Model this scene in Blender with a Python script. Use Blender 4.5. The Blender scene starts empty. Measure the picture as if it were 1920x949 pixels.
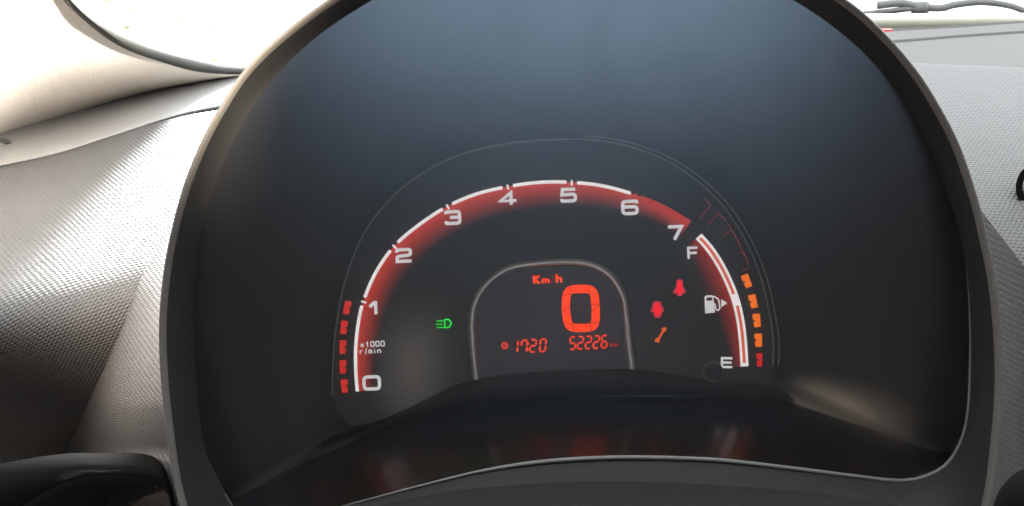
import bpy, math, random
from mathutils import Vector, Matrix
random.seed(4)
R = math.radians
S = bpy.context.scene
COL = S.collection

# ---------------------------------------------------------------- camera
FPX, CX, CY = 2788.0, 960.0, 474.5          # focal length and centre in photograph pixels
PITCH = R(14.0)
CAM = Vector((0, 0, 1.15))
FWD = Vector((0, math.cos(PITCH), -math.sin(PITCH)))
UP = Vector((0, math.sin(PITCH), math.cos(PITCH)))
RIGHT = Vector((1, 0, 0))
cd = bpy.data.cameras.new('camera'); cam = bpy.data.objects.new('camera', cd); COL.objects.link(cam)
cd.sensor_fit = 'HORIZONTAL'; cd.angle = 2*math.atan(960/FPX)
cd.clip_start = 0.01; cd.clip_end = 500
cam.location = CAM; cam.rotation_euler = (math.pi/2 - PITCH, 0, 0)
S.camera = cam

# ---------------------------------------------------------------- light
W = bpy.data.worlds.new('World'); S.world = W; W.use_nodes = True
bg = W.node_tree.nodes['Background']
bg.inputs['Color'].default_value = (0.93, 0.97, 1.0, 1); bg.inputs['Strength'].default_value = 5.5
S.view_settings.view_transform = 'Standard'; S.view_settings.look = 'None'
S.view_settings.exposure = 0.0; S.view_settings.gamma = 1.0
try: S.view_settings.use_curve_mapping = False
except Exception: pass
S.cycles.use_denoising = True
S.cycles.max_bounces = 10; S.cycles.diffuse_bounces = 4; S.cycles.glossy_bounces = 5
S.cycles.transparent_max_bounces = 16; S.cycles.sample_clamp_indirect = 6.0

def lamp(name, loc, target, sx, sy, power, color, spread=180):
    l = bpy.data.lights.new(name, 'AREA'); l.shape = 'RECTANGLE'; l.size = sx; l.size_y = sy
    l.energy = power; l.color = color; l.spread = R(spread)
    o = bpy.data.objects.new(name, l); COL.objects.link(o); o.location = loc
    o.rotation_euler = (Vector(target)-Vector(loc)).to_track_quat('-Z', 'Y').to_euler()
    return o
lamp('pillar_fill', (0.80, 0.28, 1.42), (-0.34, 0.74, 1.17), 0.14, 0.10, 8.0, (1.0, 0.965, 0.91), 13)  # added unseen fill lamp that whitens the cream pillar
lamp('left_dash_fill', (-0.26, 1.55, 1.66), (-0.26, 0.80, 1.08), 0.55, 0.40, 15.0, (0.93, 0.96, 1.0), 21)  # added narrow beam from beyond the glass, brightens only the left dash
lamp('facet_fill', (-0.42, 0.02, 1.36), (-0.148, 0.63, 0.945), 0.08, 0.07, 0.08, (1.0, 0.82, 0.66), 7)  # added warm fill aimed at the facet beside the crease
lamp('rim_fill', (0.30, 0.0, 1.40), (-0.088, 0.42, 1.10), 0.05, 0.03, 0.06, (1.0, 0.86, 0.68), 5)  # added narrow beam for the highlight on the upper-left rim
def glint(name, px, py, d, dx, dy, ang, length, width, power, spread, color):
    """added narrow lamp: its streak on the bowl stands in for a lens reflection"""
    def at(x, y, dd): return CAM + RIGHT*((x-CX)/FPX*dd) + UP*((CY-y)/FPX*dd) + FWD*dd
    t = at(px, py, d); loc = t - FWD*.50 + UP*dy + RIGHT*dx
    z = (loc-t).normalized(); ax = RIGHT*math.cos(ang)+UP*math.sin(ang); x = (ax-z*ax.dot(z)).normalized(); y = z.cross(x)
    o = lamp(name, loc, t, length, width, power, color, spread)
    o.rotation_euler = Matrix((x, y, z)).transposed().to_euler()
glint('corner_streak_lamp', 1585, 772, .49, .03, .05, R(-24), .026, .0022, .0017, 2.2, (1.0, .80, .58))  # added unseen lamp that draws the diagonal reflection at the lens corner
glint('smear_streak_lamp', 775, 690, .50, -.12, .12, R(84), .028, .004, .0008, 3.2, (1.0, .90, .80))  # added unseen lamp that draws the upright smear reflected in the lens

# ---------------------------------------------------------------- materials
def mat(name, color, rough=0.5, emis=None, estr=0.0, bump=None, vary=0.0, metal=0.0, spec=0.5, vscale=40, coat=0.0):
    m = bpy.data.materials.new(name); m.use_nodes = True
    nt = m.node_tree; b = nt.nodes['Principled BSDF']
    b.inputs['Base Color'].default_value = (*color, 1); b.inputs['Roughness'].default_value = rough
    b.inputs['Metallic'].default_value = metal; b.inputs['Specular IOR Level'].default_value = spec
    b.inputs['Coat Weight'].default_value = coat
    if emis:
        b.inputs['Emission Color'].default_value = (*emis, 1); b.inputs['Emission Strength'].default_value = estr
    g = nt.nodes.new('ShaderNodeNewGeometry')
    if vary:
        n = nt.nodes.new('ShaderNodeTexNoise'); n.inputs['Scale'].default_value = vscale; n.inputs['Detail'].default_value = 5
        nt.links.new(g.outputs['Position'], n.inputs['Vector'])
        r = nt.nodes.new('ShaderNodeMapRange'); r.inputs[3].default_value = 1-vary; r.inputs[4].default_value = 1+vary
        nt.links.new(n.outputs['Fac'], r.inputs[0])
        x = nt.nodes.new('ShaderNodeMix'); x.data_type = 'RGBA'; x.blend_type = 'MULTIPLY'; x.inputs[0].default_value = 1
        x.inputs[6].default_value = (*color, 1); nt.links.new(r.outputs[0], x.inputs[7])
        nt.links.new(x.outputs[2], b.inputs['Base Color'])
        r2 = nt.nodes.new('ShaderNodeMapRange'); r2.inputs[3].default_value = max(0, rough-vary*.25); r2.inputs[4].default_value = min(1, rough+vary*.25)
        nt.links.new(n.outputs['Fac'], r2.inputs[0]); nt.links.new(r2.outputs[0], b.inputs['Roughness'])
    if bump:
        sc, st, dist = bump
        n2 = nt.nodes.new('ShaderNodeTexNoise'); n2.inputs['Scale'].default_value = sc; n2.inputs['Detail'].default_value = 3
        nt.links.new(g.outputs['Position'], n2.inputs['Vector'])
        bn = nt.nodes.new('ShaderNodeBump'); bn.inputs['Strength'].default_value = st; bn.inputs['Distance'].default_value = dist
        nt.links.new(n2.outputs['Fac'], bn.inputs['Height']); nt.links.new(bn.outputs[0], b.inputs['Normal'])
    return m

def grain_mat(name, color, rough, pitch, depth):
    """dash plastic with a fine hexagonal grain pressed in (UVs are in metres)"""
    m = mat(name, color, rough, vary=0.12, vscale=25, spec=.28)
    nt = m.node_tree; b = nt.nodes['Principled BSDF']
    uv = nt.nodes.new('ShaderNodeUVMap'); sx = nt.nodes.new('ShaderNodeSeparateXYZ')
    wob = nt.nodes.new('ShaderNodeTexNoise'); wob.inputs['Scale'].default_value = 260; wob.inputs['Detail'].default_value = 2
    nt.links.new(uv.outputs[0], wob.inputs['Vector'])
    sc = nt.nodes.new('ShaderNodeVectorMath'); sc.operation = 'SCALE'; sc.inputs['Scale'].default_value = pitch*.45; nt.links.new(wob.outputs['Color'], sc.inputs[0])
    ad = nt.nodes.new('ShaderNodeVectorMath'); nt.links.new(uv.outputs[0], ad.inputs[0]); nt.links.new(sc.outputs[0], ad.inputs[1])
    nt.links.new(ad.outputs[0], sx.inputs[0])
    def M(op, a, bb=None):
        n = nt.nodes.new('ShaderNodeMath'); n.operation = op
        for i, v in enumerate((a, bb)):
            if v is None: continue
            if isinstance(v, (int, float)): n.inputs[i].default_value = v
            else: nt.links.new(v, n.inputs[i])
        return n.outputs[0]
    k = 2*math.pi/pitch
    u = M('MULTIPLY', sx.outputs[0], k); v = M('MULTIPLY', sx.outputs[1], k/math.sqrt(3))
    h = M('ADD', M('ADD', M('COSINE', M('ADD', u, v)), M('COSINE', M('SUBTRACT', u, v))), M('COSINE', M('MULTIPLY', v, 2.0)))
    bn = nt.nodes.new('ShaderNodeBump'); bn.inputs['Strength'].default_value = 1.0; bn.inputs['Distance'].default_value = depth
    amp = nt.nodes.new('ShaderNodeTexNoise'); amp.inputs['Scale'].default_value = 90; amp.inputs['Detail'].default_value = 4
    nt.links.new(uv.outputs[0], amp.inputs['Vector'])
    h = M('MULTIPLY', h, M('ADD', M('MULTIPLY', amp.outputs['Fac'], 1.4), .3))
    nt.links.new(h, bn.inputs['Height']); nt.links.new(bn.outputs[0], b.inputs['Normal'])
    return m

def emit_mat(name, color, strength):
    m = bpy.data.materials.new(name); m.use_nodes = True; nt = m.node_tree; nt.nodes.clear()
    o = nt.nodes.new('ShaderNodeOutputMaterial'); e = nt.nodes.new('ShaderNodeEmission')
    e.inputs[0].default_value = (*color, 1)
    g = nt.nodes.new('ShaderNodeNewGeometry'); n = nt.nodes.new('ShaderNodeTexNoise'); n.inputs['Scale'].default_value = 350
    nt.links.new(g.outputs['Position'], n.inputs['Vector'])
    r = nt.nodes.new('ShaderNodeMapRange'); r.inputs[3].default_value = strength*.82; r.inputs[4].default_value = strength*1.18
    nt.links.new(n.outputs['Fac'], r.inputs[0]); nt.links.new(r.outputs[0], e.inputs[1]); nt.links.new(e.outputs[0], o.inputs[0])
    return m

def band_mat(name, color, strength, power):
    """backlit print that fades out across its width (UV v: 0 at the scale, 1 at the inner end)"""
    m = bpy.data.materials.new(name); m.use_nodes = True; nt = m.node_tree; nt.nodes.clear()
    o = nt.nodes.new('ShaderNodeOutputMaterial'); e = nt.nodes.new('ShaderNodeEmission'); t = nt.nodes.new('ShaderNodeBsdfTransparent')
    e.inputs[0].default_value = (*color, 1); e.inputs[1].default_value = strength
    uv = nt.nodes.new('ShaderNodeUVMap'); s = nt.nodes.new('ShaderNodeSeparateXYZ'); nt.links.new(uv.outputs[0], s.inputs[0])
    a = nt.nodes.new('ShaderNodeMath'); a.operation = 'SUBTRACT'; a.inputs[0].default_value = 1; a.use_clamp = True; nt.links.new(s.outputs[1], a.inputs[1])
    p = nt.nodes.new('ShaderNodeMath'); p.operation = 'POWER'; p.inputs[1].default_value = power; nt.links.new(a.outputs[0], p.inputs[0])
    mx = nt.nodes.new('ShaderNodeMixShader'); nt.links.new(p.outputs[0], mx.inputs[0]); nt.links.new(t.outputs[0], mx.inputs[1]); nt.links.new(e.outputs[0], mx.inputs[2])
    nt.links.new(mx.outputs[0], o.inputs[0])
    return m

def glass_mat(name, tint, refl, rough, ior=1.45):
    m = bpy.data.materials.new(name); m.use_nodes = True; nt = m.node_tree; nt.nodes.clear()
    o = nt.nodes.new('ShaderNodeOutputMaterial'); t = nt.nodes.new('ShaderNodeBsdfTransparent'); g = nt.nodes.new('ShaderNodeBsdfGlossy')
    t.inputs[0].default_value = (*tint, 1); g.inputs['Roughness'].default_value = rough; g.inputs[0].default_value = (1, 1, 1, 1)
    f = nt.nodes.new('ShaderNodeFresnel'); f.inputs[0].default_value = ior
    k = nt.nodes.new('ShaderNodeMath'); k.operation = 'MULTIPLY'; k.inputs[1].default_value = refl; k.use_clamp = True; nt.links.new(f.outputs[0], k.inputs[0])
    ge = nt.nodes.new('ShaderNodeNewGeometry'); no = nt.nodes.new('ShaderNodeTexNoise'); no.inputs['Scale'].default_value = 38; no.inputs['Detail'].default_value = 6; no.inputs['Distortion'].default_value = 1.2
    nt.links.new(ge.outputs['Position'], no.inputs['Vector'])
    r1 = nt.nodes.new('ShaderNodeMapRange'); r1.inputs[3].default_value = refl*.80; r1.inputs[4].default_value = refl*1.2; nt.links.new(no.outputs['Fac'], r1.inputs[0]); nt.links.new(r1.outputs[0], k.inputs[1])
    mx = nt.nodes.new('ShaderNodeMixShader'); nt.links.new(k.outputs[0], mx.inputs[0]); nt.links.new(t.outputs[0], mx.inputs[1]); nt.links.new(g.outputs[0], mx.inputs[2])
    nt.links.new(mx.outputs[0], o.inputs[0])
    return m

M = dict(
    hood=mat('black_hood_plastic', (.022, .022, .023), .55, bump=(1800, .25, .0004), vary=.15),
    rim=mat('satin_rim_plastic', (.13, .122, .112), .42, bump=(2500, .15, .0003), vary=.1),
    lining=mat('hood_lining', (.020, .020, .0205), .6, spec=.3, bump=(1500, .2, .0003), vary=.15),
    back=mat('back_panel_black', (.030, .0295, .029), .65, vary=.2),
    floor=mat('gloss_black_floor', (.008, .008, .009), .21, spec=.6),
    face=mat('dial_face_print', (.052, .049, .045), .55, vary=.08),
    black=mat('switch_black', (.006, .0055, .0055), .95, spec=.03),
    sill=mat('sill_black', (.007, .007, .0075), .6, spec=.2, vary=.1),
    trim=mat('lens_edge_trim', (.19, .195, .195), .45, vary=.15),
    ring=mat('dial_ring_clear_edge', (.20, .20, .17), .3, vary=.2),
    screen=mat('lcd_background', (.070, .028, .020), .35, vary=.06),
    frame=mat('display_frame_satin', (.92, .82, .75), .30, vary=.1, metal=.5),
    knob=mat('button_black', (.012, .012, .012), .4),
    knobring=mat('button_ring', (.12, .11, .09), .35),
    white=emit_mat('backlit_white_print', (.94, .92, .93), .66),
    arc=emit_mat('backlit_white_arc', (1, .95, .94), .85),
    redline=emit_mat('backlit_red_line', (.75, .06, .05), .55),
    fuelred=emit_mat('backlit_fuel_red', (.9, .16, .09), .75),
    seg_red=emit_mat('lit_red_segment', (.75, .035, .03), .75),
    seg_or=emit_mat('lit_orange_segment', (1, .20, .015), .85),
    seg_red2=emit_mat('lit_red_low_segment', (.8, .02, .03), .7),
    seg_off=emit_mat('unlit_segment_outline', (.30, .05, .05), .4),
    lcd=emit_mat('lit_lcd_red', (1, .05, .006), 1.3),
    lcd2=emit_mat('lit_lcd_small_red', (1, .06, .02), 1.0),
    lcd3=emit_mat('lit_lcd_dim_red', (.7, .05, .02), .5),
    gap=mat('lcd_segment_gap', (.03, .01, .01), .5),
    green=emit_mat('telltale_green', (.01, .85, .05), 1.15),
    red=emit_mat('telltale_red', (1, .008, .02), .95),
    red2=emit_mat('telltale_red_edge', (.75, .05, .10), .7),
    orange=emit_mat('telltale_orange', (.9, .14, .02), .75),
    band=band_mat('backlit_red_band', (.75, .07, .05), .70, 1.25),
    band2=band_mat('backlit_fuel_band', (.6, .05, .04), .60, 1.5),
    lens=glass_mat('smoked_cover_lens', (.93, .93, .93), 2.9, .20),
    tint=glass_mat('tinted_rear_glass', (.74, .87, 1.0), .5, .02),
    glass=glass_mat('windscreen_glass', (.95, .96, .95), .6, .02),
    grain=grain_mat('grained_dash_plastic', (.075, .0735, .073), .52, .0021, .00009),
    dash=mat('smooth_dash_plastic', (.27, .265, .26), .5, bump=(900, .35, .0006), vary=.1),
    dashdark=mat('dark_lower_plastic', (.006, .0055, .005), .95, bump=(900, .3, .0004), vary=.1, spec=.03),
    cover=mat('column_cover_plastic', (.010, .0085, .0085), .7, bump=(1500, .3, .0003), vary=.1, spec=.15),
    tray=mat('dash_tray_plastic', (.075, .072, .070), .75, bump=(500, .2, .0004), vary=.08, spec=.25),
    groove=mat('groove_shadow_plastic', (.012, .012, .012), .8, spec=.2),
    pillar=mat('cream_pillar_trim', (.78, .70, .60), .7, bump=(600, .3, .0006), vary=.04),
    frit=mat('black_glass_border', (.055, .055, .048), .45, vary=.1),
    cream=mat('screen_base_seal', (.45, .43, .36), .6, vary=.1),
    rubber=mat('wiper_rubber', (.05, .052, .05), .5, vary=.15),
    bonnet=mat('bonnet_paint', (.13, .13, .125), .35, vary=.03),
    liner=mat('headliner_cloth', (.55, .52, .47), .9, vary=.06),
    cabin=mat('grey_cabin_trim', (.26, .215, .18), .8, vary=.1),
    redbit=mat('red_reflection_color', (.6, .05, .05), .5),
    ground=mat('pale_concrete', (.42, .41, .38), .9, bump=(30, .5, .01), vary=.15, vscale=2),
    leaf=mat('plant_leaf', (.34, .38, .20), .5, vary=.3, vscale=30),
    twig=mat('plant_twig', (.34, .32, .29), .8),
    chrome=mat('vent_ring_satin', (.55, .53, .5), .25, metal=.8),
)

# ---------------------------------------------------------------- helpers
ORG = {}
def P(x, y, d):
    return CAM + RIGHT*((x-CX)/FPX*d) + UP*((CY-y)/FPX*d) + FWD*d

def tag(o, label=None, cat=None, group=None, kind=None):
    for k, v in (('label', label), ('category', cat), ('group', group), ('kind', kind)):
        if v: o[k] = v
    return o

def thing(name, loc, label, cat, group=None):
    o = bpy.data.objects.new(name, None); COL.objects.link(o); o.location = loc; ORG[o.name] = Vector(loc)
    o.empty_display_size = .02
    return tag(o, label, cat, group)

def obj(name, verts, faces, m, parent=None, uv=None, smooth=False):
    """one mesh object from world-space vertices"""
    vs = [Vector(v) for v in verts]
    if parent is not None: org = ORG[parent.name]
    else:
        org = Vector((sum(v.x for v in vs)/len(vs), sum(v.y for v in vs)/len(vs), min(v.z for v in vs)))
    me = bpy.data.meshes.new(name); me.from_pydata([v-org for v in vs], [], faces)
    if uv:
        l = me.uv_layers.new(name='UVMap')
        for lp in me.loops: l.data[lp.index].uv = uv[lp.vertex_index]
    me.materials.append(m)
    if smooth: me.polygons.foreach_set('use_smooth', [True]*len(me.polygons))
    me.update()
    o = bpy.data.objects.new(name, me); COL.objects.link(o)
    if parent is not None: o.parent = parent; ORG[o.name] = org
    else: o.location = org; ORG[o.name] = org
    return o

def part_org(o, parent_org): ORG[o.name] = parent_org

def cr(pts, n=8, closed=False):
    """Catmull-Rom through points of any dimension"""
    out = []; N = len(pts)
    rng = N if closed else N-1
    for i in range(rng):
        if closed: p0, p1, p2, p3 = pts[(i-1) % N], pts[i], pts[(i+1) % N], pts[(i+2) % N]
        else: p0, p1, p2, p3 = pts[max(i-1, 0)], pts[i], pts[i+1], pts[min(i+2, N-1)]
        for k in range(n):
            t = k/n
            out.append(tuple(.5*((2*b)+(c-a)*t+(2*a-5*b+4*c-e)*t*t+(-a+3*b-3*c+e)*t**3) for a, b, c, e in zip(p0, p1, p2, p3)))
    if not closed: out.append(tuple(pts[-1]))
    return out

def interp(tab, x):
    if x <= tab[0][0]: (a, b), (c, d) = tab[0], tab[1]
    elif x >= tab[-1][0]: (a, b), (c, d) = tab[-2], tab[-1]
    else:
        for i in range(len(tab)-1):
            if tab[i][0] <= x <= tab[i+1][0]: (a, b), (c, d) = tab[i], tab[i+1]; break
    return b+(d-b)*(x-a)/(c-a)

def sm(tab, n=8):
    return cr(tab, n)

def offset(poly, w, closed=False):
    """offset a 2-D polyline (pixels, y down) to its left-hand side by w"""
    n = len(poly); out = []
    for i in range(n):
        if closed: a, c = poly[i-1], poly[(i+1) % n]
        else: a, c = poly[max(i-1, 0)], poly[min(i+1, n-1)]
        b = poly[i]
        d1 = Vector((b[0]-a[0], b[1]-a[1])); d2 = Vector((c[0]-b[0], c[1]-b[1]))
        if d1.length < 1e-9: d1 = d2
        if d2.length < 1e-9: d2 = d1
        d1.normalize(); d2.normalize()
        n1 = Vector((d1.y, -d1.x)); n2 = Vector((d2.y, -d2.x)); nn = n1+n2
        if nn.length < 1e-6: nn = n1
        nn.normalize(); c_ = max(.45, nn.dot(n1)); ww = w(i/(n-1)) if callable(w) else w
        out.append((b[0]+nn.x*ww/c_, b[1]+nn.y*ww/c_))
    return out

def slab(outl, d, th):
    """closed 2-D outline (pixels) -> solid plate whose front is at depth d-th and back at d"""
    n = len(outl)
    v = [P(x, y, d-th) for x, y in outl]+[P(x, y, d) for x, y in outl]
    f = [tuple(range(n))]+[(i, (i+1) % n, n+(i+1) % n, n+i) for i in range(n)]
    return v, f

def ribbon(poly, w, d, th, closed=False):
    h = (lambda t: w(t)/2) if callable(w) else w/2
    hn = (lambda t: -w(t)/2) if callable(w) else -w/2
    A = offset(poly, h, closed); B = offset(poly, hn, closed); n = len(poly)
    v = [P(*p, d-th) for p in A]+[P(*p, d-th) for p in B]+[P(*p, d) for p in A]+[P(*p, d) for p in B]
    f = []
    for i in range(n if closed else n-1):
        j = (i+1) % n
        f += [(i, j, n+j, n+i), (i, 2*n+i, 2*n+j, j), (n+i, n+j, 3*n+j, 3*n+i)]
    if not closed: f += [(0, n, 3*n, 2*n), (n-1, 3*n-1, 4*n-1, 2*n-1)]
    return v, f

def join(parts):
    V, Fc = [], []
    for v, f in parts:
        b = len(V); V += v; Fc += [tuple(i+b for i in q) for q in f]
    return V, Fc

def loft(rows, closed=False):
    n = len(rows[0]); v = [p for r in rows for p in r]; f = []
    for i in range(len(rows)-1):
        for j in range(n if closed else n-1):
            k = (j+1) % n
            f.append((i*n+j, i*n+k, (i+1)*n+k, (i+1)*n+j))
    return v, f

def tube(path, r, seg=8, closed=False):
    n = len(path); rows = []
    for i in range(n):
        a = path[i-1] if (closed or i > 0) else path[i]; c = path[(i+1) % n] if (closed or i < n-1) else path[i]
        t = (c-a).normalized(); s = t.cross(Vector((.13, .2, 1))).normalized(); u = s.cross(t)
        rr = r(i/(n-1)) if callable(r) else r
        rows.append([path[i]+(s*math.cos(2*math.pi*k/seg)+u*math.sin(2*math.pi*k/seg))*rr for k in range(seg)])
    if closed: rows.append(rows[0])
    v, f = loft(rows, True)
    if not closed: f += [tuple(range(seg-1, -1, -1)), tuple(range((n-1)*seg, n*seg))]
    return v, f

def box(x0, x1, y0, y1, z0, z1):
    v = [(x, y, z) for z in (z0, z1) for y in (y0, y1) for x in (x0, x1)]
    return v, [(0, 2, 3, 1), (4, 5, 7, 6), (0, 1, 5, 4), (2, 6, 7, 3), (0, 4, 6, 2), (1, 3, 7, 5)]

def grid_panel(name, rows, m, parent, swap=False):
    """rows of 3-D points -> smooth sheet with UVs in metres"""
    v, f = loft(rows); n = len(rows[0])
    uv = []; acc = [0.0]*n
    for i, r in enumerate(rows):
        if i:
            for j in range(n): acc[j] += (r[j]-rows[i-1][j]).yz.length
        uv += [(r[j].x, acc[j]) for j in range(n)]
    return obj(name, v, f, m, parent, uv, True)

# ================================================================ setting: ground outside
v, f = loft([[Vector((x, y, 0)) for x in (-60, -20, 0, 20, 60)] for y in (-60, 0, 10, 30, 200)])
tag(obj('ground', v, f, M['ground']), kind='structure')

# ================================================================ cabin the light comes through
v, f = box(-.62, .85, -1.6, .22, 1.47, 1.50); tag(obj('headliner', v, f, M['liner']), kind='structure')
v, f = box(-.62, .85, -1.6, .95, .30, .33); tag(obj('cabin_floor', v, f, M['cabin']), kind='structure')
v, f = join([box(-.66, -.62, -1.6, .75, .30, .98), box(-.66, -.62, -1.6, .40, .98, 1.50)]); tag(obj('wall_left', v, f, M['cabin']), kind='structure')  # upper box added over the door window to block side light
v, f = join([box(.85, .89, -1.6, 1.0, .30, .98), box(.85, .89, -1.6, .95, .98, 1.50)]); tag(obj('wall_right', v, f, M['cabin']), kind='structure')  # upper box likewise closes this side's window against the light
v, f = join([box(-.66, .89, 1.00, 1.03, .30, 1.0), box(-.66, -.30, .72, .75, .30, 1.03), box(.45, .89, .84, .87, .30, 1.03)]); tag(obj('bulkhead', v, f, M['groove']), kind='structure')
v, f = box(-.66, .89, -1.6, 1.0, .29, .298); tag(obj('underfloor', v, f, M['groove']), kind='structure')
RW0, RW1, RWX = 1.20, 1.42, .36                                    # rear window opening
v, f = join([box(-.62, .85, -1.64, -1.6, .30, RW0), box(-.62, .85, -1.64, -1.6, RW1, 1.50),
             box(-.62, .10-RWX, -1.64, -1.6, RW0, RW1), box(.10+RWX, .85, -1.64, -1.6, RW0, RW1)])
tag(obj('wall_rear', v, f, M['cabin']), kind='structure')
v, f = box(.10-RWX, .10+RWX, -1.624, -1.618, RW0, RW1); tag(obj('rear_window', v, f, M['tint']), kind='structure')

# ================================================================ dashboard
dash = thing('dashboard', P(960, 1150, .70), 'grey grained plastic car dashboard behind the instrument pod', 'dashboard')

gap_line = sm([(-80, 330), (0, 314), (60, 302), (150, 279), (250, 245), (330, 220), (400, 205), (480, 194), (600, 186)])
crease = sm([(500, 120), (450, 195), (378, 300), (330, 390), (308, 430), (284, 480), (261, 530), (239, 590), (214, 650), (184, 715), (150, 790), (122, 848), (75, 960), (40, 1050)])
crease_y = [(y, x) for x, y in crease]
def d_left(t):
    t = max(-.2, t)
    return .632 + .148*max(0, 1-t)**2.9 + .40*min(.55, max(0, t-.36))**2
def yt_left(x): return interp(gap_line, x)+3
def dA(x, y):
    yt = yt_left(x); t = (y-yt)/(900-yt)
    return d_left(t) + .00006*(x-150)
# main grained panel, left of the crease
rows = []
NY, NX = 70, 40
for i in range(NY+1):
    r = []
    for j in range(NX+1):
        s = j/NX
        y0 = 330*(1-s)+200*s; y1 = 1040
        y = y0; t = i/NY
        # right boundary follows the crease; iterate once on the top line
        yr = 205+(1040-205)*t
        xr = interp(crease_y, yr)
        x = -90+(xr+90)*s
        yt = yt_left(x)
        yy = yt+(1040-yt)*t
        xr = interp(crease_y, yy); x = -90+(xr+90)*s
        r.append(P(x, yy, dA(x, yy)))
    rows.append(r)
# rolled-over top edge into the groove
top = rows[0]
rows = [[p+FWD*.004-UP*.004 for p in top]]+rows
grid_panel('grained_panel', rows, M['grain'], dash)
# facet right of the crease, running in behind the pod
rows = []
for i in range(NY+1):
    t = i/NY; y = 200+(1040-200)*t; x0 = interp(crease_y, y)
    r = []
    for j in range(21):
        s = j/20; x = x0+(640-x0)*s
        d0 = dA(x0, y) - .0002
        k = 0.00012+.00085*min(1, max(0, (y-430)/330))
        r.append(P(x, y, d0 - k*(x-x0)*math.exp(-(x-x0)/420)))
    rows.append(r)
grid_panel('facet_panel', rows, M['grain'], dash)
# smooth upper trim above the groove
up_line = sm([(-120, 287), (0, 250), (100, 219), (200, 187), (275, 165), (400, 138), (520, 122), (640, 112)])
def xs(a, b, n): return [a+(b-a)*k/n for k in range(n+1)]
rows = []
for i in range(15):
    t = i/14
    rows.append([P(x, (interp(gap_line, x)-3)*(1-t)+interp(up_line, x)*t, .786+.06*t+.01*t*t+.00006*(x-150)) for x in xs(-90, 620, 40)])
rows = [[p+FWD*.007-UP*.0003 for p in rows[0]]]+rows
grid_panel('trim_strip', rows, M['dash'], dash)
rows = [[P(x, interp(gap_line, x)+o, .85+.00006*(x-150)) for x in xs(-90, 620, 60)] for o in (-9, 9)]
grid_panel('groove', rows, M['groove'], dash)
# oval cap let into the upper trim
def ell(cx, cy, rx, ry, n=40, rot=0):
    return [(cx+rx*math.cos(a)*math.cos(rot)-ry*math.sin(a)*math.sin(rot), cy+rx*math.cos(a)*math.sin(rot)+ry*math.sin(a)*math.cos(rot)) for a in [2*math.pi*k/n for k in range(n)]]
cap_d = .8195
v, f = ribbon(ell(-6, 274, 24, 11, rot=-.15), 8, cap_d, .002, True); capring = obj('oval_cap_ring', v, f, M['tray'], dash)
v, f = slab(ell(-8, 276, 17, 7, rot=-.15), cap_d, .0035); obj('oval_cap', v, f, M['dash'], capring)

# lower pocket: dark rounded hood and the lip inside it
v, f = loft([[P(x, y, .615+k) for x, y in cr([(-90, 1040), (-90, 940), (-60, 885), (40, 862), (125, 850), (200, 849), (270, 851), (300, 866), (316, 895), (328, 940), (345, 1040)], 6)] for k in (.0, .03)])
rim_path = cr([(-90, 1040), (-90, 940), (-60, 885), (40, 862), (125, 850), (200, 849), (270, 851), (300, 866), (316, 895), (328, 940), (345, 1040)], 6)
in_path = cr([(-40, 1060), (0, 985), (50, 942), (100, 912), (160, 891), (210, 890), (260, 892), (295, 899), (312, 915), (322, 945), (330, 1060)], 6)
rows = [[P(x, y, .640) for x, y in rim_path], [P(x, y+1, .608) for x, y in rim_path],
        [P(a[0]*.5+b[0]*.5, a[1]*.5+b[1]*.5, .6045) for a, b in zip(rim_path, in_path)],
        [P(x, y-2, .600) for x, y in in_path], [P(x, y, .601) for x, y in in_path]]
grid_panel('pocket_surround', rows, M['dashdark'], dash)
v, f = tube([P(x, y, .6005) for x, y in in_path], .0004, 6); obj('pocket_lip', v, f, M['dashdark'], dash, smooth=True)
rows = [[P(x, y, .602) for x, y in in_path], [P(x*.98, y+20, .66) for x, y in in_path], [P(160, 1060, .67) for _ in in_path]]
grid_panel('pocket_inside', rows, M['groove'], dash)

# right: grained panel, its crease and lower facet
top_r = sm([(1560, 112), (1700, 117), (1722, 119), (1800, 122), (1920, 127), (2010, 131)])
crease_r = sm([(1500, 300), (1640, 320), (1750, 345), (1830, 385), (1850, 410), (1880, 447), (1920, 500), (1960, 548), (2010, 600)])
def dC(x, y):
    yt = interp(top_r, x); t = (y-yt)/(900-yt)
    return .632 + .168*max(0, 1-t)**4.0 + .30*max(0, t-.45)**2 + .00003*(1800-x)
rows = []
for i in range(51):
    t = i/50
    rows.append([P(x, interp(top_r, x)*(1-t)+interp(crease_r, x)*t, dC(x, interp(top_r, x)*(1-t)+interp(crease_r, x)*t)) for x in xs(1560, 2010, 30)])
rows = [[p+FWD*.012-UP*.006 for p in rows[0]], [p+FWD*.004+UP*.0002 for p in rows[0]]]+rows
grid_panel('grained_panel', rows, M['grain'], dash)
rows = []
for i in range(41):
    t = i/40; r = []
    for x in xs(1560, 2010, 30):
        y0 = interp(crease_r, x); y = y0*(1-t)+1040*t
        r.append(P(x, y, dC(x, y0)-.0002 + (y-y0)*.00010))
    rows.append(r)
grid_panel('facet_panel', rows, M['grain'], dash)
# vent at the right edge
vp = P(1936, 352, dC(1936, 352)-.003)
v, f = ribbon(ell(1938, 352, 27, 36), 13, dC(1920, 352)-.001, .006, True); vr = obj('air_vent_ring', v, f, M['dashdark'], dash)
v, f = ribbon(ell(1940, 352, 17, 25), 7, dC(1920, 352)-.002, .005, True); obj('vent_trim', v, f, M['chrome'], vr)
# dark rounded switch housing at the lower right
rows = []
for k in range(9):
    a = k/8*math.pi/2
    rows.append([P(1960+(100*math.sin(a))*math.cos(b), 970+(100*math.sin(a))*math.sin(b), .60-.02*math.cos(a)) for b in [2*math.pi*q/32 for q in range(33)]])
grid_panel('switch_housing', rows, M['black'], dash)

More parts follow.
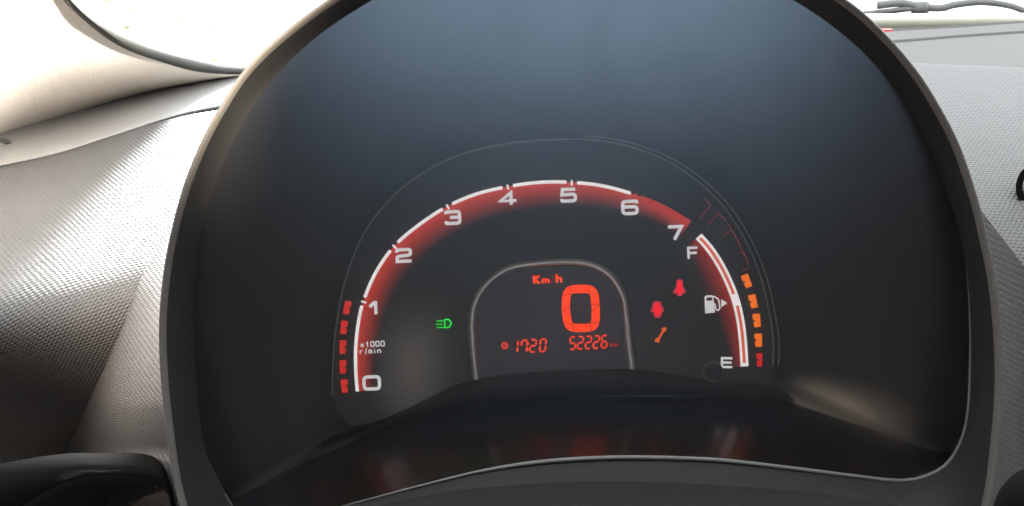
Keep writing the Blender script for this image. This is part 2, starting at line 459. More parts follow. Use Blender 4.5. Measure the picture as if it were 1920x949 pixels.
# dash top behind, up to the screen
def zplane(x, y, z):                                               # where a pixel's ray meets a height
    dirv = P(x, y, 1)-CAM; k = (z-CAM.z)/dirv.z; return CAM+dirv*k
seam1 = [(1560, 84), (1680, 78), (1800, 68), (1920, 60), (2010, 55)]
seam2 = [(1560, 64), (1690, 58), (1800, 52), (1920, 43), (2010, 38)]
X = xs(1560, 2010, 24)
ZT = 1.15-.098
rows = [[zplane(x, 130, ZT-.004) for x in X], [zplane(x, interp(seam1, x)+2, ZT) for x in X]]
grid_panel('tray', [[a.lerp(b, t) for a, b in zip(rows[0], rows[1])] for t in xs(0, 1, 8)], M['tray'], dash)
e = [zplane(x, interp(seam1, x)+2, ZT) for x in X]
grid_panel('tray_edge', [[p-Vector((0, 0, .002)) for p in e], [p+Vector((0, .001, .0012)) for p in e], [p+Vector((0, .006, .0016)) for p in e], [p+Vector((0, .012, -.001)) for p in e]], M['tray'], dash)
rows = [[zplane(x, interp(seam1, x)-1, ZT-.001) for x in X], [zplane(x, interp(seam2, x), ZT+.001) for x in X]]
grid_panel('ledge', [[a.lerp(b, t) for a, b in zip(rows[0], rows[1])] for t in xs(0, 1, 6)], M['tray'], dash)
e = rows[1]
grid_panel('screen_shelf', [[p-Vector((0, 0, .003)) for p in e], [p+Vector((0, .05, -.004)) for p in e]], M['groove'], dash)
q = zplane(1664, 48, ZT+.004)
v, f = box(q.x-.003, q.x+.003, q.y-.004, q.y+.004, q.z-.006, q.z-.0025); obj('red_reflection_bit', v, f, M['redbit'], dash)  # red block put in for a small red reflection

# ================================================================ pillar trim and windscreen
pil = thing('windscreen_pillar', P(-100, 300, .84), 'cream windscreen pillar trim rising from the dashboard', 'pillar')
frit_out = [(60, -90, .70), (95, -35, .725), (118, 0, .74), (165, 45, .76), (230, 90, .79), (320, 122, .82), (380, 136, .84), (455, 140, .86), (560, 136, .90), (700, 126, .96)]
frit_in = [(90, -90, .705), (122, -35, .73), (145, 0, .745), (200, 48, .767), (280, 86, .797), (370, 111, .827), (420, 118, .847), (470, 121, .867), (570, 120, .905), (700, 112, .965)]
fo, fi = cr(frit_out, 8), cr(frit_in, 8)
low = cr([(-420, -120, .60), (-300, 160, .70), (-120, 302, .842), (0, 264, .858), (100, 233, .862), (200, 200, .866), (275, 178, .870), (400, 150, .878), (520, 133, .885), (640, 122, .90)], 8)
rows = []
for i in range(13):
    t = i/12; r = []
    for j in range(len(fo)):
        a = fo[j]; q = j/(len(fo)-1)*(len(low)-1); k = min(int(q), len(low)-2); b = [low[k][c]*(1-(q-k))+low[k+1][c]*(q-k) for c in range(3)]
        r.append(P(a[0]*(1-t)+b[0]*t, a[1]*(1-t)+b[1]*t, a[2]*(1-t)+b[2]*t-.012*math.sin(math.pi*t)))
    rows.append(r)
grid_panel('pillar_trim', rows, M['pillar'], pil)

ws = thing('windscreen', P(960, 40, 1.15), 'clear windscreen with dark printed border, blown out white beyond', 'windscreen')
# one curved sheet whose lower edge runs from the pillar, behind the pod, to the far right
lower = [P(*p) for p in fo] + [Vector((x, y, z)) for x, y, z in ((-.02, 1.10, 1.042), (.15, 1.16, 1.040), (.4, 1.17, 1.040), (.62, 1.12, 1.042), (.80, .98, 1.045))]
sheet = []
for k in range(9):
    t = k/8
    sheet.append([p.lerp(Vector((p.x*.92, p.y-.62-.12*0, 1.47)), t) if p.z < 1.3 else p for p in lower])
grid_panel('glass_pane', sheet, M['glass'], ws)
rows = [[P(*p) for p in fo], [P(a[0]*.5+b[0]*.5, a[1]*.5+b[1]*.5, a[2]-.004) for a, b in zip(fo, fi)], [P(*p) for p in fi], [P(p[0], p[1], p[2]+.004) for p in fi]]
grid_panel('glass_border', rows, M['frit'], ws)
sb = [Vector((x, y, z)) for x, y, z in ((.20, 1.150, 1.046), (.30, 1.155, 1.046), (.4, 1.16, 1.046), (.55, 1.13, 1.047), (.72, 1.04, 1.05))]
sb = [Vector(p) for p in cr([tuple(p) for p in sb], 6)]
v, f = tube(sb, .006, 8); obj('screen_seal', v, f, M['cream'], ws, smooth=True)

# ================================================================ outside: bonnet, wiper, plant
bon = thing('bonnet', (.3, 1.25, 1.0), 'pale car bonnet beyond the windscreen', 'bonnet')
rows = [[Vector((x, y, 1.032+.014*math.sin((y-1.25)*2.2)-.30*(x-.42)**2-.12*max(0, y-1.6))) for x in xs(-.7, .9, 20)] for y in xs(1.26, 2.2, 16)]
grid_panel('bonnet_skin', rows, M['bonnet'], bon)
rows = [[Vector((x, y, z-.30*(min(x, .42)-.42)**2)) for x in xs(-.7, .9, 20)] for y, z in ((1.19, 1.02), (1.22, 1.028), (1.25, 1.026), (1.262, 1.02))]
grid_panel('cowl_strip', rows, M['rubber'], bon)
wd = 1.20
wip = thing('windscreen_wiper', P(1700, 30, wd), 'dark wiper arm lying across the windscreen base', 'wiper')
v, f = tube([P(x, y, wd) for x, y in cr([(1645, 10), (1690, 6), (1725, 13), (1765, 15), (1790, 9), (1840, 4), (1890, 10), (1925, 22), (1990, 45)], 6)], lambda t: .0032-.0008*t, 8)
obj('wiper_arm', v, f, M['rubber'], wip, smooth=True)
v, f = tube([P(x, y, wd) for x, y in cr([(1610, 27), (1660, 22), (1700, 17), (1730, 15)], 6)], .0022, 8); obj('wiper_blade', v, f, M['rubber'], wip, smooth=True)
v, f = tube([P(1712, 14, wd+.004), P(1738, 15, wd-.004)], .005, 10); obj('wiper_pivot', v, f, M['rubber'], wip, smooth=True)

gp = zplane(330, 150, 0.0); gp = Vector((-1.75, 7.2, 0))
shrub = thing('garden_plant', gp, 'sparse leafy green plant in the bright yard outside', 'plant')
tw, lv = [], []
for k in range(7):
    a = random.uniform(0, 6.28); rr = random.uniform(.1, .55); h = random.uniform(.35, .95)
    tip = gp+Vector((rr*math.cos(a)*1.3, rr*math.sin(a), h))
    tw.append(tube([gp+Vector((0, 0, .0)), gp.lerp(tip, .5)+Vector((0, 0, .08)), tip], lambda t: .008-.005*t, 5))
    for q in range(6):
        c = gp.lerp(tip, random.uniform(.5, 1.02))+Vector([random.gauss(0, .05) for _ in range(3)])
        d1 = Vector([random.gauss(0, 1) for _ in range(3)]).normalized(); d2 = d1.cross(Vector([random.gauss(0, 1) for _ in range(3)])).normalized()
        L = random.uniform(.03, .06); lv.append(([c, c+d1*L*.5+d2*L*.28, c+d1*L, c+d1*L*.5-d2*L*.28], [(0, 1, 2, 3)]))
v, f = join(tw); obj('stem', v, f, M['twig'], shrub)
v, f = join(lv); o = obj('foliage', v, f, M['leaf'], shrub); o['kind'] = 'stuff'

# ================================================================ instrument pod
pod = thing('instrument_pod', P(1090, 1110, .47), 'black domed instrument pod with red lit rev counter and fuel gauge', 'instrument pod')
C0 = (1090.0, 520.0)
rim_px = cr([(335, 949), (318, 870), (302, 740), (296, 640), (299, 560), (311, 470), (338, 360), (372, 272), (410, 200), (455, 132), (520, 68), (610, 0), (710, -58), (850, -112), (1000, -138), (1100, -142), (1200, -138), (1350, -112), (1490, -58), (1592, 0), (1662, 62), (1722, 132), (1764, 198), (1800, 268), (1832, 360), (1852, 440), (1871, 535), (1881, 640), (1882, 740), (1873, 850), (1858, 949), (1820, 1060), (1700, 1130), (1400, 1160), (1090, 1165), (780, 1160), (500, 1130), (375, 1060)], 8, True)
lens_px = cr([(436, 949), (404, 890), (384, 840), (372, 760), (364, 650), (366, 550), (380, 430), (412, 320), (470, 205), (560, 98), (690, 5), (850, -65), (1000, -95), (1100, -100), (1200, -95), (1350, -62), (1500, 8), (1618, 98), (1705, 205), (1760, 320), (1794, 420), (1813, 520), (1820, 640), (1817, 760), (1803, 826), (1772, 874), (1725, 897), (1680, 902), (1600, 893), (1440, 873), (1330, 862), (1200, 858), (1100, 860), (1000, 868), (900, 884), (800, 908), (700, 934), (640, 950), (570, 972), (500, 985), (460, 975)], 8, True)
back_px = cr([(440, 925), (412, 880), (395, 835), (384, 760), (377, 650), (379, 550), (393, 430), (424, 325), (482, 212), (570, 108), (697, 17), (855, -52), (1090, -86), (1345, -50), (1494, 20), (1608, 108), (1693, 212), (1748, 325), (1781, 422), (1800, 520), (1806, 640), (1803, 750), (1786, 812), (1750, 838), (1700, 828), (1660, 806), (1580, 772), (1480, 746), (1330, 738), (1180, 738), (1000, 745), (800, 774), (660, 808), (560, 850), (500, 890), (465, 920)], 8, True)
NA = 288
def by_angle(poly, n=NA):
    out = []
    for k in range(n):
        a = 2*math.pi*k/n; dx, dy = math.cos(a), math.sin(a); best = None
        for i in range(len(poly)):
            x1, y1 = poly[i][0]-C0[0], poly[i][1]-C0[1]; x2, y2 = poly[(i+1) % len(poly)][0]-C0[0], poly[(i+1) % len(poly)][1]-C0[1]
            ex, ey = x2-x1, y2-y1; den = dx*ey-dy*ex
            if abs(den) < 1e-9: continue
            s = (x1*ey-y1*ex)/den; t = (x1*dy-y1*dx)/den
            if s > 0 and -1e-6 <= t <= 1+1e-6: best = s if best is None else max(best, s)
        out.append((C0[0]+dx*best, C0[1]+dy*best))
    return out
RIM, LENS, BACK = by_angle(rim_px), by_angle(lens_px), by_angle(back_px)
DR = .42
def inset(poly, w):                                                # outline runs clockwise on screen
    a = offset(poly, w, True)
    return a
sgn = 1 if math.hypot(offset(RIM, 10, True)[0][0]-C0[0], offset(RIM, 10, True)[0][1]-C0[1]) < math.hypot(RIM[0][0]-C0[0], RIM[0][1]-C0[1]) else -1
def rim_ring(px_in, k, sc=1.0):
    c = P(*C0, DR)
    pts = [P(x, y, DR) for x, y in inset(RIM, sgn*px_in)]
    return [c+(p-c)*sc+FWD*k for p in pts]
v, f = loft([rim_ring(0, .16, .72), rim_ring(0, .12, .93), rim_ring(0, .08, 1.02), rim_ring(0, .04, 1.03), rim_ring(0, .015, 1.012), rim_ring(0, .005, 1.004), rim_ring(0, .0012, 1.0)], True)
obj('hood_shell', v, f, M['hood'], pod, smooth=True)
v, f = loft([rim_ring(0, .0012), rim_ring(1.2, .0003), rim_ring(3, -.0005), rim_ring(6, -.0006), rim_ring(8.5, -.0001), rim_ring(10.5, .0012), rim_ring(11.5, .003)], True)
obj('rim', v, f, M['rim'], pod, smooth=True)
def lens_d(y): return .462 - (900-y)/FPX*.45*math.tan(R(8))
LR = [P(x, y, lens_d(y)) for x, y in LENS]
h = rim_ring(11.5, .003)
def mixr(a, b, t, push=0.0): return [p.lerp(q, t)+FWD*push for p, q in zip(a, b)]
v, f = loft([h, mixr(h, LR, .12, .004), mixr(h, LR, .3, .006), mixr(h, LR, .6, .005), mixr(h, LR, .85, .002), LR], True)
obj('hood_lining', v, f, M['lining'], pod, smooth=True)
# cover lens: a gently dished clear sheet
c = sum(LR, Vector())/NA
rows = []
for t in (1, .93, .85, .7, .55, .4, .25, .1):
    rows.append([c+(p-c)*t+FWD*(.0015*(1-t*t)) for p in LR])
v, f = loft(rows, True); b = len(v); v = v+[c+FWD*.0015]; f += [((len(rows)-1)*NA+i, (len(rows)-1)*NA+(i+1) % NA, b) for i in range(NA)]
obj('cover_lens', v, f, M['lens'], pod, smooth=True)
tk = [k for k in range(NA) if LENS[k][1] > 500 and LENS[k][0] > 420]; tk = sorted(tk, key=lambda k: (k+NA//2) % NA)
v, f = tube([LR[k]-FWD*.0004 for k in tk], lambda t: .00075*min(1, .15+8*t, .15+3*(1-t)), 8); obj('lens_trim', v, f, M['trim'], pod, smooth=True)
# tunnel behind the lens: walls, and the glossy floor
DB = .505
def smooth01(a, b, x):
    t = min(1, max(0, (x-a)/(b-a))); return t*t*(3-2*t)
OUT, OD = [], []
for k in range(NA):
    a = 360*k/NA; w = smooth01(20, 33, a)*(1-smooth01(140, 155, a))
    OUT.append((LENS[k][0]*(1-w)+BACK[k][0]*w, LENS[k][1]*(1-w)+BACK[k][1]*w)); OD.append((lens_d(LENS[k][1])+.001)*(1-w)+DB*w)
OR = [P(*OUT[k], OD[k]) for k in range(NA)]
fl = list(range(int(19/360*NA), int(157/360*NA)))
grid_panel('glossy_floor', [[LR[k]+FWD*.0008 for k in fl]]+[[(LR[k]+FWD*.0008).lerp(OR[k], t) for k in fl] for t in (.15, .35, .6, .85, 1.0)], M['floor'], pod)
rows = []
for i in range(15):
    q = 1-.42*i/14; r = []
    for k in range(NA):
        e = ((q-.58)/.42)**2.6
        r.append(P(C0[0]+(OUT[k][0]-C0[0])*q, C0[1]+(OUT[k][1]-C0[1])*q, DB-(DB-OD[k])*e))
    rows.append(r)
v, f = loft(rows, True); v.append(P(*C0, DB)); f += [(14*NA+i, 14*NA+(i+1) % NA, len(v)-1) for i in range(NA)]
obj('back_bowl', v, f, M['back'], pod, smooth=True)

# ---- dial face
DF = .500
ring_px = cr([(623, 742), (624, 690), (628, 630), (640, 555), (660, 488), (690, 425), (740, 365), (800, 320), (870, 288), (960, 268), (1065, 261), (1140, 266), (1210, 284), (1280, 319), (1345, 374), (1392, 440), (1425, 515), (1443, 590), (1450, 640), (1449, 686)], 6)
sill_top = cr([(620, 819), (690, 798), (760, 768), (820, 738), (860, 721), (900, 711), (960, 702), (1060, 695), (1150, 693), (1185, 693), (1240, 699), (1320, 712), (1380, 716), (1430, 720), (1475, 733)], 6)
face_out = ring_px+[(1449, 735), (1300, 745), (1000, 745), (800, 770), (660, 800), (634, 775)]
v, f = slab(face_out, DF+.003, .003); face = obj('dial_face', v, f, M['face'], pod)
DP = DF-.0006                                                      # plane of the prints
v, f = ribbon(ring_px, 3.0, DF+.001, .004); obj('dial_ring', v, f, M['ring'], pod)
outer = [(x+(x-1040)*.018+3, y-(740-y)*.012) for x, y in ring_px[62:]]
v, f = ribbon(outer, 2.6, DF+.001, .003); obj('dial_ring', v, f, M['ring'], pod)
# sill in front of the face
bot = cr([(600, 830), (660, 809), (730, 790), (800, 774), (900, 757), (1000, 748), (1180, 741), (1330, 743), (1420, 748), (1490, 752)], 8)
top2 = sill_top
def resample(p, n):
    L = [0]
    for a, b2 in zip(p, p[1:]): L.append(L[-1]+math.dist(a, b2))
    out = []
    for k in range(n):
        t = L[-1]*k/(n-1); i = 0
        while i < len(L)-2 and L[i+1] < t: i += 1
        q = (t-L[i])/max(1e-9, L[i+1]-L[i]); out.append((p[i][0]+(p[i+1][0]-p[i][0])*q, p[i][1]+(p[i+1][1]-p[i][1])*q))
    return out
a, b2 = resample(top2, 60), resample(bot, 60)
rows = [[P(x, y, DF+.003) for x, y in a], [P(x, y, DF-.0035) for x, y in a], [P(x, y+2, DF-.0045) for x, y in a], [P(x, y, DF-.0045) for x, y in b2], [P(x, y, DF+.006) for x, y in b2]]
grid_panel('dial_sill', rows, M['sill'], pod)

# ---- rev counter
tach_c = cr([(670, 734), (667, 695), (667, 650), (672, 605), (681, 566), (704, 512), (739, 462), (785, 422), (839, 387), (893, 364), (952, 350), (1012, 342), (1072, 342), (1132, 349), (1192, 366), (1243, 389), (1292, 420)], 12)
TK = [4*12, 6*12, 8*12, 10*12, 12*12, 14*12]                       # curve index of ticks 1..6
def band(poly, width, m, name, parent, d=DP):
    A = poly; B = offset(poly, lambda t: -width(t))
    n = len(A); rows = [[(a[0]+(b[0]-a[0])*t, a[1]+(b[1]-a[1])*t) for a, b in zip(A, B)] for t in (0, .25, .5, .75, 1)]
    v, f = loft([[P(*p, d) for p in r] for r in rows]); uv = [(j/n, t) for t in (0, .25, .5, .75, 1) for j in range(n)]
    return obj(name, v, f, m, parent, uv)
tach = band(tach_c, lambda t: 30+22*math.sin(math.pi*min(1, t*1.05))**.8, M['band'], 'rev_band', pod)
part_org(tach, ORG[pod.name])
DP2 = DP-.0002
cuts = [0]+TK
for i in range(6):
    s = cuts[i]+(2 if i else 0); e = cuts[i+1]-2
    v, f = ribbon(tach_c[s:e+1], 6.2, DP2, .0003); obj('scale_arc', v, f, M['arc'], tach)
v, f = ribbon(tach_c[TK[5]+2:], lambda t: 6+9*t, DP2, .0003); obj('red_zone', v, f, M['redline'], tach)
for i, k in enumerate(TK):
    p, q = tach_c[k-1], tach_c[k+1]; dx, dy = q[0]-p[0], q[1]-p[1]; L = math.hypot(dx, dy); nx, ny = -dy/L, dx/L
    c0 = tach_c[k]
    v, f = ribbon([(c0[0]-nx*4, c0[1]-ny*4), (c0[0]+nx*6, c0[1]+ny*6)], 3.4, DP2, .0003)
    obj('tick', v, f, M['arc'] if i < 5 else M['redline'], tach)

# ---- stroked lettering
def rounded(pts, r, closed=False):
    n = len(pts); out = []
    for i, p in enumerate(pts):
        rr = p[2] if len(p) > 2 else r
        if (not closed and i in (0, n-1)) or rr <= 0: out.append((p[0], p[1])); continue
        a, c = pts[i-1], pts[(i+1) % n]
        la, lc = math.dist(a[:2], p[:2]), math.dist(c[:2], p[:2]); k = min(rr, la*.5, lc*.5)
        A = (p[0]+(a[0]-p[0])*k/la, p[1]+(a[1]-p[1])*k/la); Cc = (p[0]+(c[0]-p[0])*k/lc, p[1]+(c[1]-p[1])*k/lc)
        for q in range(6):
            t = q/5; out.append(((1-t)**2*A[0]+2*t*(1-t)*p[0]+t*t*Cc[0], (1-t)**2*A[1]+2*t*(1-t)*p[1]+t*t*Cc[1]))
    return out
# strokes in a unit box, y down; 'c' marks a closed stroke, a third number overrides the corner radius
G = {
 '0': [('c', [(0, 0), (1, 0), (1, 1), (0, 1)])],
 '1': [('', [(0, .42), (.62, 0)]), ('', [(.72, -.1), (.72, 1.1)])],
 '2': [('', [(0, .24), (0, 0), (1, 0), (1, .47), (0, .58), (0, 1, 0), (1.05, 1)])],
 '3': [('', [(0, .2), (0, 0), (1, 0), (1, .48), (.3, .48)]), ('', [(.8, .48), (1, .48), (1, 1), (0, 1), (0, .78)])],
 '4': [('', [(.72, 1.1), (.72, 0, 0), (0, .72, 0), (1.08, .72)])],
 '5': [('', [(1, 0), (.08, 0, 0), (.02, .46, 0), (1, .42), (1, 1), (0, 1), (0, .8)])],
 '6': [('', [(1, .2), (1, 0), (0, 0), (0, 1), (1, 1), (1, .45), (.1, .45)])],
 '7': [('', [(-.02, 0), (1, 0, 0), (.42, 1.12)])],
 'F': [('', [(0, 1.1), (0, 0, 0), (1.05, 0)]), ('', [(0, .52), (.95, .52)])],
 'E': [('', [(1.05, 0), (0, 0, 0), (0, 1, 0), (1.05, 1)]), ('', [(0, .5), (.98, .5)])],
 'x': [('', [(0, .35), (1, 1.05)]), ('', [(1, .35), (0, 1.05)])],
 'r': [('', [(0, 1.05), (0, .35, 0), (.8, .35)])],
 '/': [('', [(0, 1.15), (1, -.1)])],
 'm': [('', [(0, 1.05), (0, .3, 0), (1, .3), (1, 1.05)]), ('', [(.5, .3), (.5, 1.05)])],
 'i': [('', [(.5, .35), (.5, 1.05)]), ('', [(.5, .0), (.5, .16)])],
 'n': [('', [(0, 1.05), (0, .35, 0), (1, .35), (1, 1.05)])],
 'K': [('', [(.08, -.1), (.08, 1.1)]), ('', [(1, -.05), (.15, .52, 0), (1, 1.1)])],
 'k': [('', [(0, -.1), (0, 1.1)]), ('', [(.9, .3), (.1, .66, 0), (1, 1.1)])],
 'h': [('', [(0, -.1), (0, 1.1)]), ('', [(0, .42), (1, .42), (1, 1.1)])],
}
ROLL = R(-2.5)
def glyph(ch, cx, cy, w, hgt, sw, m, parent, name='numeral', rot=ROLL, skew=0.0, d=None, rad=.30):
    d = DP2 if d is None else d
    iw, ih = w-sw, hgt-sw; parts = []
    for i, (cl, st) in enumerate(G[ch]):
        pts = [(((p[0]-.5)*iw), ((p[1]-.5)*ih)) + tuple(p[2:]) for p in st]
        pl = rounded(pts, rad*min(iw, ih) if rad < 1 else rad, cl == 'c')
        pl = [(x-skew*y, y) for x, y in pl]
        pl = [(cx+x*math.cos(rot)-y*math.sin(rot), cy+x*math.sin(rot)+y*math.cos(rot)) for x, y in pl]
        parts.append(ribbon(pl, sw, d-.00003*i, .0003, cl == 'c'))
    v, f = join(parts)
    return obj(name, v, f, m, parent)
for ch, x, y, w, hh in (('0', 697, 718, 35, 29), ('1', 701, 577, 22, 27), ('2', 757, 479, 32, 28), ('3', 849, 408, 32, 28), ('4', 952, 372, 34, 27), ('5', 1066, 366, 32, 28), ('6', 1181, 389, 33, 29), ('7', 1266, 436, 31, 28)):
    glyph(ch, x, y, w, hh, 6.2, M['white'], tach)
def text(s, x, y, adv, w, hh, sw, m, parent, rise=-.045, name='letter', rot=ROLL, d=None, skew=0):
    for i, ch in enumerate(s):
        if ch == ' ': continue
        ww = w*(.55 if ch in 'i1/' else 1)
        glyph(ch, x+i*adv, y+i*adv*rise, ww, hh, sw, m, parent, name, rot, skew, d)
text('x1000', 679, 646, 9.6, 8.2, 11, 2.1, M['white'], tach)
text('r/min', 678, 659, 8.2, 7.4, 10.5, 2.0, M['white'], tach)
def seg_block(x, y, ang, w, hh, m, parent, side, name):
    """one lit bar segment: a block with a slot cut into one side"""
    n = 3.0
    o = [(-w/2, -hh/2), (w/2, -hh/2), (w/2, -1.5), (w/2-n*1.2, -1.5), (w/2-n*1.2, 1.8), (w/2, 1.8), (w/2-1.5, hh/2), (-w/2+.5, hh/2)]
    o = [(px*side, py) for px, py in o]
    o = [(x+px*math.cos(ang)-py*math.sin(ang), y+px*math.sin(ang)+py*math.cos(ang)) for px, py in o]
    v, f = slab(o, DP2, .0003); return obj(name, v, f, m, parent)
for x, y, a in ((651, 577, .20), (645, 614, .11), (643, 651, .03), (643, 688, -.02), (646, 724, -.09)):
    seg_block(x, y, a, 12.5, 25, M['seg_red'], tach, 1, 'bar_segment')

# ---- fuel gauge
fuel_c = cr([(1310, 443), (1331, 467), (1350, 496), (1366, 528), (1379, 562), (1388, 600), (1393, 640), (1396, 687)], 10)
fuel = band(fuel_c, lambda t: 26+26*math.sin(math.pi*min(1, .12+t*.9)), M['band2'], 'fuel_band', pod)
part_org(fuel, ORG[pod.name])
v, f = ribbon(fuel_c, 15, DP2, .0003); obj('fuel_scale', v, f, M['arc'], fuel)
DP3 = DP2-.0004
v, f = ribbon(fuel_c[2:38], 5.5, DP3, .0002); obj('fuel_fill', v, f, M['fuelred'], fuel)
v, f = ribbon(fuel_c[43:-2], 5.5, DP3, .0002); obj('fuel_fill', v, f, M['fuelred'], fuel)
glyph('F', 1299, 474, 21, 23, 4.6, M['white'], fuel, 'letter')
glyph('E', 1363, 680, 23, 21, 4.4, M['white'], fuel, 'letter', rot=R(1))
z2 = lambda pts: [(1200+x*.2107, 500+y*.2107) for x, y in pts]
body = join([slab(z2([(575, 306), (655, 300), (668, 408), (580, 418)]), DP2, .0003),
             slab(z2([(575, 264), (590, 262), (592, 306), (576, 306)]), DP2, .0003), slab(z2([(642, 258), (654, 262), (655, 300), (643, 301)]), DP2, .0003),
             slab(z2([(588, 256), (640, 254), (644, 272), (588, 276)]), DP2, .0003),
             ribbon(z2(rounded([(656, 262), (700, 292), (712, 372), (690, 394), (672, 372), (668, 335), (652, 326)], 12)), 2.6, DP2-.00003, .0003),
             slab(z2([(722, 290), (778, 325), (722, 362)]), DP2, .0003)])
obj('fuel_pump_symbol', body[0], body[1], M['white'], fuel)
for x, y, a, k in ((1400, 527, -.38, 'seg_or'), (1412, 565, -.22, 'seg_or'), (1419, 601, -.10, 'seg_or'), (1422, 638, -.04, 'seg_or'), (1424, 675, .0, 'seg_red2')):
    seg_block(x, y, a, 14 if k == 'seg_or' else 11, 25, M[k], fuel, -1, 'bar_segment')
for pl in ([(1322, 372), (1332, 386), (1312, 410)], [(1327, 422), (1346, 400), (1362, 414)], [(1355, 442), (1372, 432), (1364, 418)], [(1374, 434), (1386, 456), (1394, 478)], [(1381, 476), (1394, 471), (1403, 496)], [(1392, 508), (1404, 503)]):
    v, f = ribbon(pl, 2.6, DP2, .0002); obj('unlit_segment', v, f, M['seg_off'], fuel)

# ---- centre display
fr = cr([(893, 712), (889, 675), (886, 640), (885, 605), (890, 573), (905, 543), (930, 518), (960, 503), (1000, 496), (1040, 493), (1080, 493), (1112, 499), (1138, 513), (1157, 535), (1169, 562), (1174, 595), (1178, 640), (1185, 694)], 6)
v, f = slab(fr+[(1185, 700), (893, 716)], DF, .0008); disp = obj('display_screen', v, f, M['screen'], pod); part_org(disp, ORG[pod.name])
A, B = offset(fr, 7.5), offset(fr, -7.0)
A2, B2 = offset(fr, 4.0), offset(fr, -3.5)
rows = [[P(*p, DF) for p in A], [P(*p, DF-.0022) for p in A2], [P(*p, DF-.0028) for p in fr], [P(*p, DF-.0022) for p in B2], [P(*p, DF) for p in B]]
grid_panel('display_frame', rows, M['frame'], disp)
DL = DF-.0011
rr = rounded([(-27, -36), (25, -37), (28, 0, 0), (28, 36), (-24, 37), (-28, 0, 0)], 17, True)
rr = [(1089+x, 578.5+y) for x, y in rr]
v, f = ribbon(rr, 15.5, DL, .0002, True); big = obj('speed_digit', v, f, M['lcd'], disp)
zb = lambda pts: [(900+x*.2213, 490+y*.2213) for x, y in pts]
for ln in ([(765, 215), (775, 275)], [(700, 292), (768, 280)], [(920, 210), (930, 270)], [(930, 278), (1000, 268)], [(700, 425), (765, 375)], [(705, 440), (775, 438)], [(935, 365), (1010, 362)], [(945, 425), (1008, 370)], [(710, 532), (785, 528)], [(785, 530), (795, 600)], [(930, 528), (1010, 515)], [(935, 530), (945, 595)]):
    v, f = ribbon(zb(ln), 1.2, DL-.0003, .00005); obj('segment_gap', v, f, M['gap'], disp)
for ch, x, y, w, hh, s in (('K', 1006, 524, 15, 17, 4.2), ('m', 1023, 526, 15, 12.5, 3.2), ('/', 1036, 522, 6, 16, 1.0), ('h', 1048, 522, 12, 17, 3.8)):
    glyph(ch, x, y, w, hh, s, M['lcd'] if ch != '/' else M['lcd3'], disp, 'unit_letter', d=DL)
SEGS = {'a': ((0, 0), (1, 0)), 'b': ((1, 0), (1, .5)), 'c': ((1, .5), (1, 1)), 'd': ((0, 1), (1, 1)), 'e': ((0, .5), (0, 1)), 'f': ((0, 0), (0, .5)), 'g': ((0, .5), (1, .5))}
DIG = {'0': 'abcdef', '1': 'bc', '2': 'abged', '5': 'afgcd', '6': 'afgedc', '7': 'fabc'}
def seven(ch, cx, cy, w, hh, sw, m, parent, name, skew=.12):
    parts = []
    for s in DIG[ch]:
        (x0, y0), (x1, y1) = SEGS[s]
        p = Vector(((x0-.5)*w, (y0-.5)*hh)); q = Vector(((x1-.5)*w, (y1-.5)*hh)); dr = (q-p).normalized(); p += dr*.7; q -= dr*.7
        pts = [p, p+dr*sw*.5, q-dr*sw*.5, q]; nn = Vector((dr.y, -dr.x))
        o = [p, pts[1]+nn*sw/2, pts[2]+nn*sw/2, q, pts[2]-nn*sw/2, pts[1]-nn*sw/2]
        o2 = []
        for t in o:
            x = t.x-skew*t.y; y = t.y; o2.append((cx+x*math.cos(ROLL)-y*math.sin(ROLL), cy+x*math.sin(ROLL)+y*math.cos(ROLL)))
        parts.append(slab(o2, DL, .0002))
    v, f = join(parts); return obj(name, v, f, m, parent)
for ch, x, y in (('1', 965.5, 650), ('7', 983, 649.5), ('2', 999.5, 648.5), ('0', 1018, 647.5)):
    seven(ch, x, y, 10.5, 23, 3.2, M['lcd2'], disp, 'clock_digit')
v, f = join([slab(ell(991.2, 655, 1.5, 1.5, 8), DL, .0002), slab(ell(992, 645, 1.5, 1.5, 8), DL, .0002)]); obj('clock_colon', v, f, M['lcd2'], disp)
v, f = join([ribbon(ell(946.5, 648, 5, 5.5, 20), 2.4, DL, .0002, True), ribbon([(946.5, 645), (946.5, 648.5), (949, 648.5)], 1.8, DL, .0002)]); obj('clock_symbol', v, f, M['lcd2'], disp)
for i, ch in enumerate('52226'):
    seven(ch, 1073.5+i*14.9, 643.6-i*.75, 10, 23, 3.2, M['lcd2'], disp, 'odometer_digit')
for ch, x in (('k', 1147), ('m', 1155)):
    glyph(ch, x, 646, 7, 9, 1.8, M['lcd3'], disp, 'unit_letter', d=DL)

# ---- telltales
z3 = lambda pts: [(600+x*.2317, 540+y*.2317) for x, y in pts]
D = rounded([(1004, 258), (1040, 252), (1066, 286), (1044, 320), (1004, 322), (1012, 290, 0)], 16, True)
bits = [ribbon(z3(D), 2.4, DP2, .0003, True)]
for y0, y1, x0 in ((268, 262, 945), (294, 290, 938), (320, 318, 948)):
    for k in range(3):
        xa = x0+k*18; bits.append(ribbon(z3([(xa, y0), (xa+13, y0+(y1-y0)*.3)]), 2.2, DP2, .0003))
v, f = join(bits); lt = obj('headlamp_symbol', v, f, M['green'], pod)
def icon(outl, name, m, core, parent=pod):
    v, f = slab(outl, DP2, .0003); o = obj(name, v, f, m, parent); ORG[o.name] = ORG[pod.name]
    cx = sum(p[0] for p in outl)/len(outl); cy = sum(p[1] for p in outl)/len(outl)
    v, f = slab([(cx+(x-cx)*.62, cy+(y-cy)*.78) for x, y in outl], DP2-.0004, .0001); obj('symbol_core', v, f, core, o)
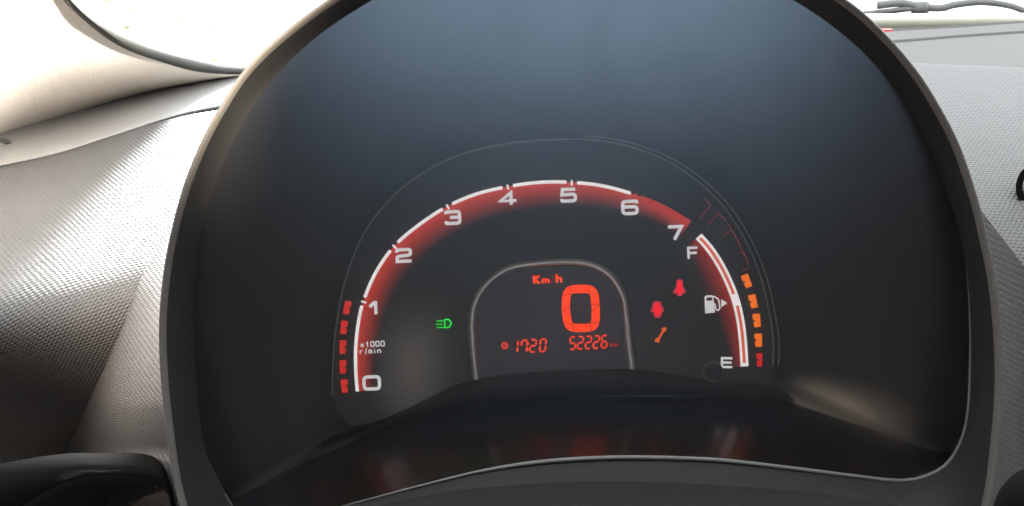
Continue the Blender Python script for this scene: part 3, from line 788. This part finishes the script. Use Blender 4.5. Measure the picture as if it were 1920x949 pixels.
icon([(1269.5, 524), (1277, 523.5), (1280.5, 526), (1280.5, 531), (1279, 533), (1282, 539), (1286.5, 548), (1283, 550.5), (1280, 549), (1279.5, 554), (1274, 556), (1269, 553.5), (1268, 549), (1263.5, 551), (1261.5, 548), (1266, 541), (1268.5, 533), (1268.5, 527)], 'seat_belt_symbol', M['red2'], M['red'])
icon([(1224.5, 567), (1227, 565), (1237, 565), (1239.5, 567), (1241, 573), (1245.5, 582), (1244, 585), (1241, 584), (1241.5, 590), (1237, 596), (1228.5, 596), (1225, 590), (1226, 584), (1222, 586), (1220, 584), (1223, 575)], 'seat_belt_symbol', M['red2'], M['red'])
wr = [ribbon([(1233.5, 637), (1245, 619)], 4.2, DP2, .0003)]
for (x, y), s in (((1233, 637.5), 1), ((1245.5, 618.5), -1)):
    wr += [ribbon([(x-3.5, y-1.5*s), (x-3.5, y+4*s)], 3, DP2-.00004, .0003), ribbon([(x+2.5, y+1*s), (x+1.5, y+5.5*s)], 3, DP2-.00004, .0003), slab(ell(x, y, 4.2, 3.6, 12), DP2-.00006, .0003)]
v, f = join(wr); obj('spanner_symbol', v, f, M['orange'], pod)

# ---- trip button on its boss
path = [P(1338, 696, DF-.0005), P(1336, 697, DF-.007)]
v, f = tube(path, .0032, 24); st = obj('trip_button', v, f, M['knob'], pod); ORG[st.name] = ORG[pod.name]
v, f = tube([P(1336+18*math.cos(a), 697+17*math.sin(a), DF-.007) for a in [2*math.pi*k/32 for k in range(32)]], .0004, 6, True); obj('button_ring', v, f, M['knobring'], st, smooth=True)

# ================================================================ steering column cover below the pod
colm = thing('steering_column_cover', P(1090, 1200, .42), 'dark plastic steering column cover under the instrument pod', 'column cover')
ct = cr([(480, 1035), (560, 990), (700, 950), (850, 921), (1000, 907), (1150, 903), (1300, 907), (1450, 917), (1600, 933), (1750, 962), (1840, 1010)], 6)
rows = [[P(x, y+6, .425) for x, y in ct], [P(x, y+1, .405) for x, y in ct], [P(x, y, .400) for x, y in ct], [P(x, y+6, .395) for x, y in ct], [P(x, y+60, .385) for x, y in ct], [P(x, y+180, .375) for x, y in ct]]
grid_panel('cover_shell', rows, M['cover'], colm)
